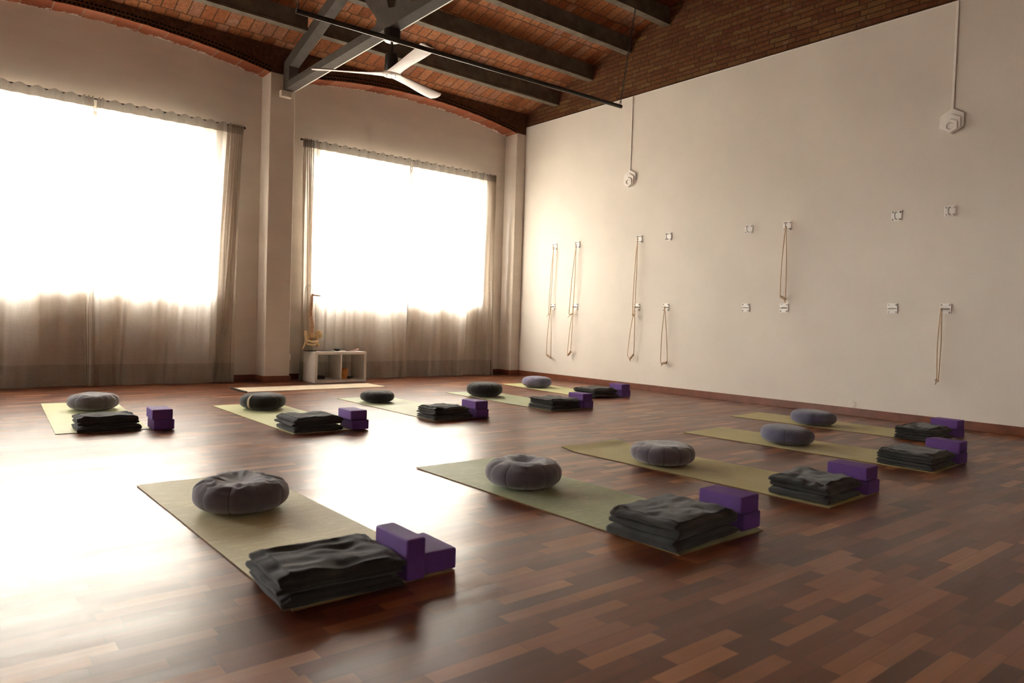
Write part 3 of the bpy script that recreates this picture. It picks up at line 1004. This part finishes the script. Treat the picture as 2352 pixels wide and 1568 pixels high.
# sacrum
m.ellipsoid(SV(-3.757, 0.640, 0.01), (0.040, 0.030, 0.050), None, 16, 10)
m.ellipsoid(SV(-3.755, 0.585, 0.02), (0.022, 0.02, 0.045), None, 14, 8)
def wing(p, d):
    return Vector((p.x, p.y + 0.9 * (p.x ** 2 + p.z ** 2) * 3, p.z))
m.ellipsoid(SV(-3.655, 0.650, 0.0), (0.056, 0.012, 0.062), Matrix.Rotation(radians(-28), 3, 'Y'), 22, 12, fn=wing)
m.ellipsoid(SV(-3.838, 0.640, 0.0), (0.020, 0.055, 0.064), Matrix.Rotation(radians(-8), 3, 'Y'), 18, 10)
m.ellipsoid(SV(-3.815, 0.60, 0.015), (0.035, 0.02, 0.035), None, 14, 8)
m.ellipsoid(SV(-3.70, 0.605, 0.012), (0.038, 0.02, 0.04), None, 14, 8)
m.tube([SV(-3.690, 0.615), SV(-3.680, 0.570), SV(-3.678, 0.535)], [0.026, 0.022, 0.024], 10)
m.tube([SV(-3.835, 0.60), SV(-3.828, 0.57), SV(-3.835, 0.545)], [0.017, 0.016, 0.022], 10)
ring = [SV(-3.83, 0.572, -0.01), SV(-3.80, 0.555, -0.05), SV(-3.765, 0.545, -0.06), SV(-3.72, 0.55, -0.05), SV(-3.685, 0.56, -0.01)]
m.tube(ring, [0.019, 0.016, 0.017, 0.016, 0.018], 10)
ring = [SV(-3.835, 0.548, 0.0), SV(-3.815, 0.515, -0.02), SV(-3.765, 0.508, -0.05), SV(-3.72, 0.52, -0.03), SV(-3.69, 0.54, 0)]
m.tube(ring, [0.021, 0.015, 0.017, 0.014, 0.019], 10)
m.tube([SV(-3.72, 0.55, -0.04), SV(-3.727, 0.505, -0.01)], [0.011, 0.012], 8)
m.build('pelvis', M_BONE, sp_, smooth=True)
m = MB(); m.tube([SV(-3.835, 0.545), SV(-3.850, 0.525), SV(-3.866, 0.48), SV(-3.878, 0.448)], [0.020, 0.017, 0.012, 0.011], 10)
m.build('femur', M_BONE, sp_, smooth=True)
m = MB(); m.tube([SV(-3.676, 0.54), SV(-3.67, 0.522), SV(-3.655, 0.508), SV(-3.662, 0.492), SV(-3.680, 0.488)], [0.018, 0.016, 0.021, 0.018, 0.013], 10)
m.build('femur', M_BONE, sp_, smooth=True)

o = thing('folder', (-3.60, -0.56, SH), 0.05)
tag(o, 'flat grey folder lying on top of the white shelf', 'folder')
m = MB(); m.box(-0.06, 0.12, -0.10, 0.10, 0.0, 0.006); m.build('cover', M_GREYSH, o, bevel=0.002)
m = MB(); m.box(-0.055, 0.118, -0.097, 0.097, 0.0062, 0.008); m.build('sheet', M_DARKPL, o)
o = thing('black_dish', (-3.37, -0.50, SH))
tag(o, 'small black bowl in the middle of the shelf top', 'bowl')
m = MB(); m.lathe([(0.02, 0.0), (0.045, 0.012), (0.055, 0.026), (0.050, 0.026), (0.02, 0.008)], n=24); m.build('bowl', M_BLACK, o, smooth=True, angle=60)
m = MB(); m.ellipsoid((0, 0, 0.027), (0.042, 0.036, 0.012), nu=16, nv=8); m.build('stone', M_DARKPL, o, smooth=True)
o = thing('curved_tray', (-3.165, -0.55, SH), 0.1)
tag(o, 'shallow pinkish curved tray at the right end of the shelf top', 'tray')
m = MB(); m.grid(lambda u, v: (-0.09 + 0.19 * u, (v - 0.5) * 0.07, 0.004 + 0.030 * (max(0, u - 0.35) / 0.65) ** 2), 16, 4)
m.build('tray', M_PINK, o, smooth=True, solid=0.006)
m = MB(); m.tube([(-0.14, 0.02, 0.022), (-0.09, 0.0, 0.010), (-0.03, 0.0, 0.008)], 0.003, 6); m.build('stick', M_DKBAR, o, smooth=True)
o = thing('router', (-3.66, -0.50, T))
tag(o, 'dark router box with a hanging cable in the left shelf compartment', 'router')
m = MB(); m.box(-0.09, 0.09, -0.06, 0.06, 0, 0.045); m.build('case', M_DARKPL, o, bevel=0.006)
m = MB(); m.tube([(0.02, 0.06, 0.03), (0.03, 0.10, 0.10), (0.0, 0.11, 0.20), (0.04, 0.11, 0.28), (0.05, 0.12, 0.345)], 0.007, 8); m.build('cable', M_DARKPL, o, smooth=True)
o = thing('wicker_pot', (-3.322, -0.62, T))
tag(o, 'orange wicker pot in the right shelf compartment', 'pot')
m = MB(); m.lathe([(0.045, 0.0), (0.055, 0.06), (0.056, 0.148), (0.050, 0.150), (0.046, 0.03)], n=28); m.build('pot', M_BASKET, o, smooth=True, angle=50)
for z in (0.04, 0.08, 0.12, 0.146):
    m = MB(); m.tube([((0.050 + 0.05 * z + 0.001) * cos(q), (0.050 + 0.05 * z + 0.001) * sin(q), z) for q in [2 * pi * k / 28 for k in range(28)]], 0.004, 6, closed=True); m.build('weave_band', M_BASKET, o, smooth=True)
o = thing('leafy_sprig', (-3.19, -0.55, T))
tag(o, 'small dark green sprig lying beside the orange wicker pot', 'plant')
m = MB()
for k in range(9):
    an = k * 2.4
    m.ellipsoid((0.045 * cos(an) * (0.4 + 0.07 * k), 0.045 * sin(an) * (0.4 + 0.07 * k), 0.012 + 0.002 * k), (0.022, 0.010, 0.004), Matrix.Rotation(an, 3, 'Z') @ Matrix.Rotation(radians(-15), 3, 'Y'), 10, 6)
m.build('leaf', M_GREEN, o, smooth=True)
m = MB(); m.tube([(-0.08, 0.0, 0.004), (0.0, 0.01, 0.008), (0.05, 0.0, 0.012)], 0.003, 6); m.build('stem', M_GREEN, o, smooth=True)

# cream rug in front of the shelf
o = thing('cotton_rug', (-4.99, -1.535, 0.0), 0.012)
tag(o, 'cream cotton mat with a black end lying in front of the white shelf', 'rug')
m = MB(); m.box(0.03, 1.84, 0, 0.50, 0.0, 0.007); m.build('rug', M_RUG, o, bevel=0.002)
m = MB(); m.box(-0.005, 0.03, -0.004, 0.504, 0.0, 0.012); m.build('binding', M_RUGB, o, bevel=0.003)

# ------------------------------------------------------------------ practice stations
MT = 0.005
def yoga_mat(p, ang, L, top, label, curl=0.0, sag=0.0):
    Wd = 0.61
    r = thing('yoga_mat', (p[0], p[1], 0), ang - pi / 2)
    tag(r, label, 'yoga mat', 'yoga mats laid out on the parquet')
    sd = p[0] * 3.1
    def zt(u, v):
        e = sstep(0.93, 1.0, v)
        z = curl * e * (0.7 + 0.6 * noise.noise(Vector((u * 3, sd, 0)))) 
        z += 0.0016 * noise.noise(Vector((u * 5, v * 9, sd))) ** 2
        return max(0, z)
    def xy(u, v):
        return (Wd * u + 0.002 * noise.noise(Vector((v * 6, sd, 2))), L * v + (0.006 * noise.noise(Vector((u * 4, sd, 5))) if v > 0.99 else 0))
    m = MB()
    def ptop(u, v):
        x, y = xy(u, v); return (x, y, MT + zt(u, v))
    def pbot(u, v):
        x, y = xy(u, v); return (x, y, 0.0003 + zt(u, v))
    m.grid(ptop, 16, 48, 0)
    m.build('top_layer', top, r, smooth=True)
    m = MB()
    m.grid(lambda u, v: (pbot(u, v)), 16, 48, 0)
    for fa, n in ((lambda t: (0.0, t), 48), (lambda t: (1.0, t), 48), (lambda t: (t, 0.0), 16), (lambda t: (t, 1.0), 16)):
        m.grid(lambda t, s, fa=fa: Vector(pbot(*fa(t))).lerp(Vector(ptop(*fa(t))), s * 0.96), n, 1, 0)
    m.build('backing', M_MATEDGE, r)
    return r

def cushion(p, R, H, mat, label, seams, phase, dimple, seed, rx=0.0, ry=0.0, wrinkle=0.006, strap=None, sd=0.004):
    r = thing('meditation_cushion', (p[0], p[1], MT + 0.0015))
    tag(r, label, 'cushion', 'round meditation cushions')
    NU, NV = 96, 40
    seam_a = [phase + 2 * pi * k / seams for k in range(seams)]
    def seamd(th):
        d = 9
        for a in seam_a:
            q = (th - a + pi) % (2 * pi) - pi
            d = min(d, abs(q))
        return d
    def shape(th, ph):
        c, s_ = cos(ph), sin(ph)
        rr = abs(c) ** 0.55
        zz = (abs(s_) ** 0.85) * (1 if s_ >= 0 else -1)
        q = seamd(th) * R * rr
        g = math.exp(-(q / 0.010) ** 2)
        bul = min(1, q / 0.06)
        side = sstep(0.25, 0.8, rr)
        rad = R * rr * (1 - sd / R * g * side + 0.0018 * bul * side)
        z = zz * H / 2
        if z > 0:
            rho = rr
            z -= dimple * H * math.exp(-(rho / 0.33) ** 2)
            z -= sd * 0.6 * g * sstep(0.15, 0.6, rr)
            nn = Vector((rad * cos(th) * 9, rad * sin(th) * 9, seed))
            z += wrinkle * noise.noise(nn) + wrinkle * 0.9 * (1 - abs(noise.noise(nn * 1.9 + Vector((3, 1, 0)))) * 2) * sstep(0.2, 0.6, rr)
        else:
            z *= 1.0
        x, y = rad * cos(th), rad * sin(th)
        z += H / 2
        z += (x * ry + y * rx) * (0.5 if zz > 0 else 0.0)
        return Vector((x, y, max(z, 0.0005)))
    m = MB()
    vs = []; fs = []
    for j in range(NV + 1):
        ph = -pi / 2 + pi * j / NV
        for i in range(NU):
            vs.append(shape(2 * pi * i / NU, ph))
    for j in range(NV):
        for i in range(NU):
            i2 = (i + 1) % NU
            fs.append((j * NU + i, j * NU + i2, (j + 1) * NU + i2, (j + 1) * NU + i))
    m.add(vs, fs)
    m.build('cover', mat, r, smooth=True)
    for k, a in enumerate(seam_a):
        m = MB()
        pts = []
        for j in range(25):
            ph = radians(-52 + 104 * j / 24)
            v = shape(a, ph)
            pts.append(v)
        m.tube(pts, 0.0016, 5)
        m.build('seam', C_SEAM, r, smooth=True)
    if strap is not None:
        m = MB()
        def ps(u, v):
            ph = radians(-40 + 92 * v)
            th = strap + (u - 0.5) * 0.10
            w = shape(th, ph)
            n_ = Vector((w.x, w.y, (w.z - H / 2) * 3)).normalized()
            return w + n_ * 0.006
        m.grid(ps, 4, 18)
        m.build('strap', C_STRAP, r, smooth=True, solid=0.003)
    return r

def blanket(p, rz, L, D, z0, H, nl, label, seed, skew=0.0, lay=0.030, ramp_=0.0, wr=0.006, corner=0.0):
    r = thing('folded_blanket', (p[0], p[1], z0), rz)
    tag(r, label, 'blanket', 'folded grey blankets')
    rnd = random.Random(seed)
    offs = [rnd.uniform(-1, 1) for _ in range(12)]
    NX, NY, NZ = 44, 30, max(10, nl * 5)
    def bulge(w, n):
        f = (w * n) % 1.0
        if w >= 0.9999: f = 1.0
        return max(0, 1 - (2 * f - 1) ** 4) ** 0.5, min(n - 1, int(w * n))
    def P(u, v, w):
        x, y = u * L, v * D
        bl, il = bulge(w, nl)
        bf, jf = bulge(w, max(1, nl // 2))
        # open edges on the left and right, rounded folds in front
        el = 1 - sstep(0.0, 0.14, u); er = sstep(0.88, 1.0, u)
        ef = 1 - sstep(0.0, 0.10, v); eb = sstep(0.92, 1.0, v)
        x += el * (lay * (1 - bl) + lay * 0.45 * (offs[il] + 0.4)) - er * (lay * 0.8 * (1 - bl) + lay * 0.6 * offs[(il + 3) % 12])
        y += ef * (0.030 * (1 - bf) + 0.006 * offs[(jf + 6) % 12]) - eb * (0.016 * (1 - bf))
        x += skew * y
        # waviness of outline
        x += 0.006 * noise.noise(Vector((v * 3, w * 2, seed))) * (el + er)
        y += 0.008 * noise.noise(Vector((u * 3, w * 2, seed + 4))) * (ef + eb)
        z = w * H
        k = w ** 1.2
        z *= 1 + 0.10 * noise.noise(Vector((u * 2.2, v * 2.2, seed + 9)))
        z -= k * H * 0.20 * (1 - sstep(0.0, 0.12, v)) ** 2
        z -= k * H * 0.14 * ((1 - sstep(0, 0.10, u)) ** 2 + sstep(0.90, 1, u) ** 2)
        z += k * ramp_ * (v - 0.5)
        z += k * corner * sstep(0.55, 1.0, v) * sstep(0.7, 0.2, u) if False else 0
        nn = Vector((u * L * 7, v * D * 13, seed))
        rid = (1 - 2 * abs(noise.noise(nn)))
        z += k * wr * rid + k * wr * 0.7 * noise.noise(Vector((u * 5, v * 4, seed + 2)))
        # layer lines on the edges
        z += 0.0012 * noise.noise(Vector((x * 30, y * 30, w * 9)))
        return (x, y, max(0.0004, z))
    m = MB()
    m.grid(lambda a, b: P(a, b, 1.0), NX, NY)
    m.grid(lambda a, b: P(a, 1 - b, 0.0), NX, NY)
    m.grid(lambda a, b: P(a, 0.0, b), NX, NZ)
    m.grid(lambda a, b: P(1 - a, 1.0, b), NX, NZ)
    m.grid(lambda a, b: P(0.0, 1 - a, b), NY, NZ)
    m.grid(lambda a, b: P(1.0, a, b), NY, NZ)
    o = m.build('blanket', C_WOOL, r, smooth=True)
    bm = bmesh.new(); bm.from_mesh(o.data)
    bmesh.ops.remove_doubles(bm, verts=bm.verts, dist=0.0003)
    bmesh.ops.recalc_face_normals(bm, faces=bm.faces)
    bm.to_mesh(o.data); bm.free()
    o.data.polygons.foreach_set('use_smooth', [True] * len(o.data.polygons))
    # stitched edge along the front fold
    m = MB()
    m.tube([Vector(P(0.06 + 0.88 * k / 30, 0.0, 0.5)) + Vector((0, -0.0005, 0)) for k in range(31)], 0.0016, 5)
    m.build('stitched_edge', C_WOOL, r, smooth=True)
    return r

BL, BW, BH = 0.225, 0.145, 0.0765
def block_proto():
    r = thing('yoga_block')
    m = MB(); m.box(0, BW, 0, BL, 0, BH)
    m.build('block', M_PURPLE, r, bevel=0.008)
    return r
blk0 = []
def block(p, z, rz, label, upright=False):
    if not blk0:
        b = block_proto(); blk0.append(b)
    else:
        b = dup(blk0[0], (0, 0, 0))
    b.location = (p[0], p[1], z)
    b.rotation_euler = (0, 0, rz)
    if upright:
        b.rotation_euler = (0, -pi / 2, 0)
        b.location = (p[0] + BH, p[1], z)
    tag(b, label, 'yoga block', 'purple foam yoga blocks')

# name, where, mat(x,y,ang,material,curl), cushion, blankets, blocks
ST = [
 dict(w='in the left foreground', mat=(-6.922, -7.685, 1.589, MAT_TAN, 'tan green yoga mat in the left foreground, nearest the viewer', 0.004),
      cu=((-6.663, -6.445), 0.211, 0.138, C_MAUVE, 'wrinkled mauve grey round cushion on the left foreground mat', 10, 0.35, 0.12, 0, 0, 0.014, None),
      bl=((-6.975, -7.692), -0.06, 0.445, 0.335, 0.094, 2, 0.0), bk='up'),
 dict(w='on the near row\'s second mat', mat=(-5.48, -8.032, 1.58, MAT_SAGE, 'worn sage green yoga mat, second of the near row', 0.004),
      cu=((-5.242, -6.787), 0.211, 0.148, C_MAUVE, 'mauve grey round cushion with a dimpled top on the worn sage mat', 11, 0.1, 0.22, 0, 0, 0.006, None),
      bl=((-5.49, -8.035), 0.07, 0.47, 0.37, 0.105, 2, 0.02), bk=(-4.995, -7.994)),
 dict(w='on the near row\'s third mat', mat=(-4.206, -7.999, 1.598, MAT_OL, 'olive yoga mat with a curled back edge, third of the near row', 0.022),
      cu=((-4.033, -6.78), 0.210, 0.134, C_MAUVE, 'mauve grey round cushion with many seams on the curled olive mat', 12, 0.2, 0.10, 0, 0, 0.006, None),
      bl=((-4.205, -7.985), 0.03, 0.42, 0.34, 0.10, 2, 0.02), bk=(-3.765, -7.985)),
 dict(w='on the near row\'s fourth mat', mat=(-2.682, -7.939, 1.614, MAT_OL, 'flat olive yoga mat, fourth of the near row', 0.0),
      cu=((-2.482, -6.784), 0.203, 0.140, C_SLATE, 'slate blue round cushion on the fourth mat of the near row', 3, 3.55, 0.0, 0.10, -0.02, 0.002, None),
      bl=((-2.70, -7.925), 0.02, 0.44, 0.36, 0.10, 3, 0.03), bk=(-2.19, -7.915)),
 dict(w='on the mat nearest the white wall', mat=(-1.239, -7.467, 1.638, MAT_OL, 'olive yoga mat closest to the white wall, last of the near row', 0.0),
      cu=((-1.155, -6.3), 0.207, 0.136, C_SLATE, 'slate blue round cushion on the mat closest to the white wall', 3, 3.7, 0.0, 0.05, 0.0, 0.002, None),
      bl=((-1.30, -7.41), 0.0, 0.47, 0.30, 0.10, 3, -0.06), bk=(-0.795, -7.43)),
 dict(w='on the far row\'s leftmost mat', mat=(-7.091, -3.802, 1.515, MAT_LIME, 'pale lime yoga mat at the far left, before the left curtains', 0.0),
      cu=((-6.651, -2.482), 0.205, 0.140, C_MAUVE, 'mauve grey round cushion on the far left mat', 10, 0.0, 0.06, 0, 0, 0.010, None),
      bl=((-6.965, -3.84), -0.01, 0.415, 0.27, 0.10, 2, 0.0), bk=(-6.49, -3.935)),
 dict(w='on the far row\'s second mat', mat=(-5.653, -4.572, 1.577, MAT_LIME, 'pale lime yoga mat, second of the far row from the left', 0.0),
      cu=((-5.331, -3.048), 0.209, 0.150, C_CHAR, 'charcoal round cushion with a beige strap, on the far row\'s second mat', 8, 0.4, 0.0, 0, 0, 0.002, 3.72),
      bl=((-5.655, -4.575), 0.03, 0.42, 0.36, 0.105, 2, 0.02), bk=(-5.197, -4.605)),
 dict(w='on the far row\'s middle mat', mat=(-4.303, -4.463, 1.576, MAT_SAGE, 'pale green yoga mat in the glare, middle of the far row', 0.0),
      cu=((-4.075, -2.976), 0.180, 0.118, C_CHAR, 'small charcoal round cushion on the far row\'s middle mat', 9, 0.1, 0.03, 0, 0, 0.003, None),
      bl=((-4.322, -4.465), 0.0, 0.41, 0.30, 0.10, 3, 0.0), bk=(-3.872, -4.476)),
 dict(w='on the far row\'s fourth mat', mat=(-2.84, -4.386, 1.565, MAT_SAGE, 'pale sage yoga mat, fourth of the far row from the left', 0.0),
      cu=((-2.618, -2.949), 0.216, 0.165, C_CHAR, 'plump charcoal round cushion on the far row\'s fourth mat', 9, 0.3, 0.0, 0, 0, 0.002, None),
      bl=((-2.825, -4.375), 0.0, 0.41, 0.37, 0.10, 5, 0.0), bk=(-2.385, -4.385)),
 dict(w='on the far corner mat', mat=(-1.54, -3.65, 1.495, MAT_LIME, 'lime green yoga mat in the far corner by the white wall', 0.0),
      cu=((-1.225, -2.313), 0.206, 0.150, C_PERI, 'periwinkle round cushion in the far corner by the white wall', 5, 3.75, 0.0, 0, 0, 0.003, None),
      bl=((-1.50, -3.70), 0.0, 0.43, 0.38, 0.10, 3, 0.02), bk=(-1.035, -3.72)),
]
for i, s in enumerate(ST):
    x, y, a, mt, lab, curl = s['mat']
    yoga_mat((x, y), a, 1.949, mt, lab, curl)
    pos, R, H, cm, lab, seams, phz, dim, rx, ry, wrk, strap = s['cu']
    cushion(pos, R, H, cm, lab, seams, phz, dim, i * 3.7, rx, ry, wrk, strap)
    p, rz, L, D, H, nl, sk = s['bl']
    h1 = H * 0.42
    blanket(p, rz, L, D, MT + 0.0012, h1, max(1, nl - 1), 'dark grey folded blanket, lower of the pile %s' % s['w'], 20 + i, sk, wr=0.0015)
    blanket((p[0] + 0.004, p[1] + 0.004), rz + 0.01, L - 0.012, D - 0.01, MT + h1 + 0.005, H - h1, nl, 'dark grey folded blanket, upper of the pile %s' % s['w'], 60 + i, sk, wr=0.009)
    if s['bk'] == 'up':
        block((-6.522, -7.687), MT + 0.001, 0, 'purple foam block standing on edge at the left foreground mat', True)
        block((-6.443, -7.662), MT + 0.001, -0.01, 'purple foam block lying flat behind the upright one in the left foreground')
    else:
        bx, by = s['bk']
        block((bx + random.choice((-0.012, 0.012, 0.016)), by - 0.004), MT + 0.001, random.uniform(-.04, .04), 'purple foam block, lower of the stack %s' % s['w'])
        block((bx, by), MT + BH + 0.0016, random.uniform(-.04, .04), 'purple foam block, top of the stack %s' % s['w'])
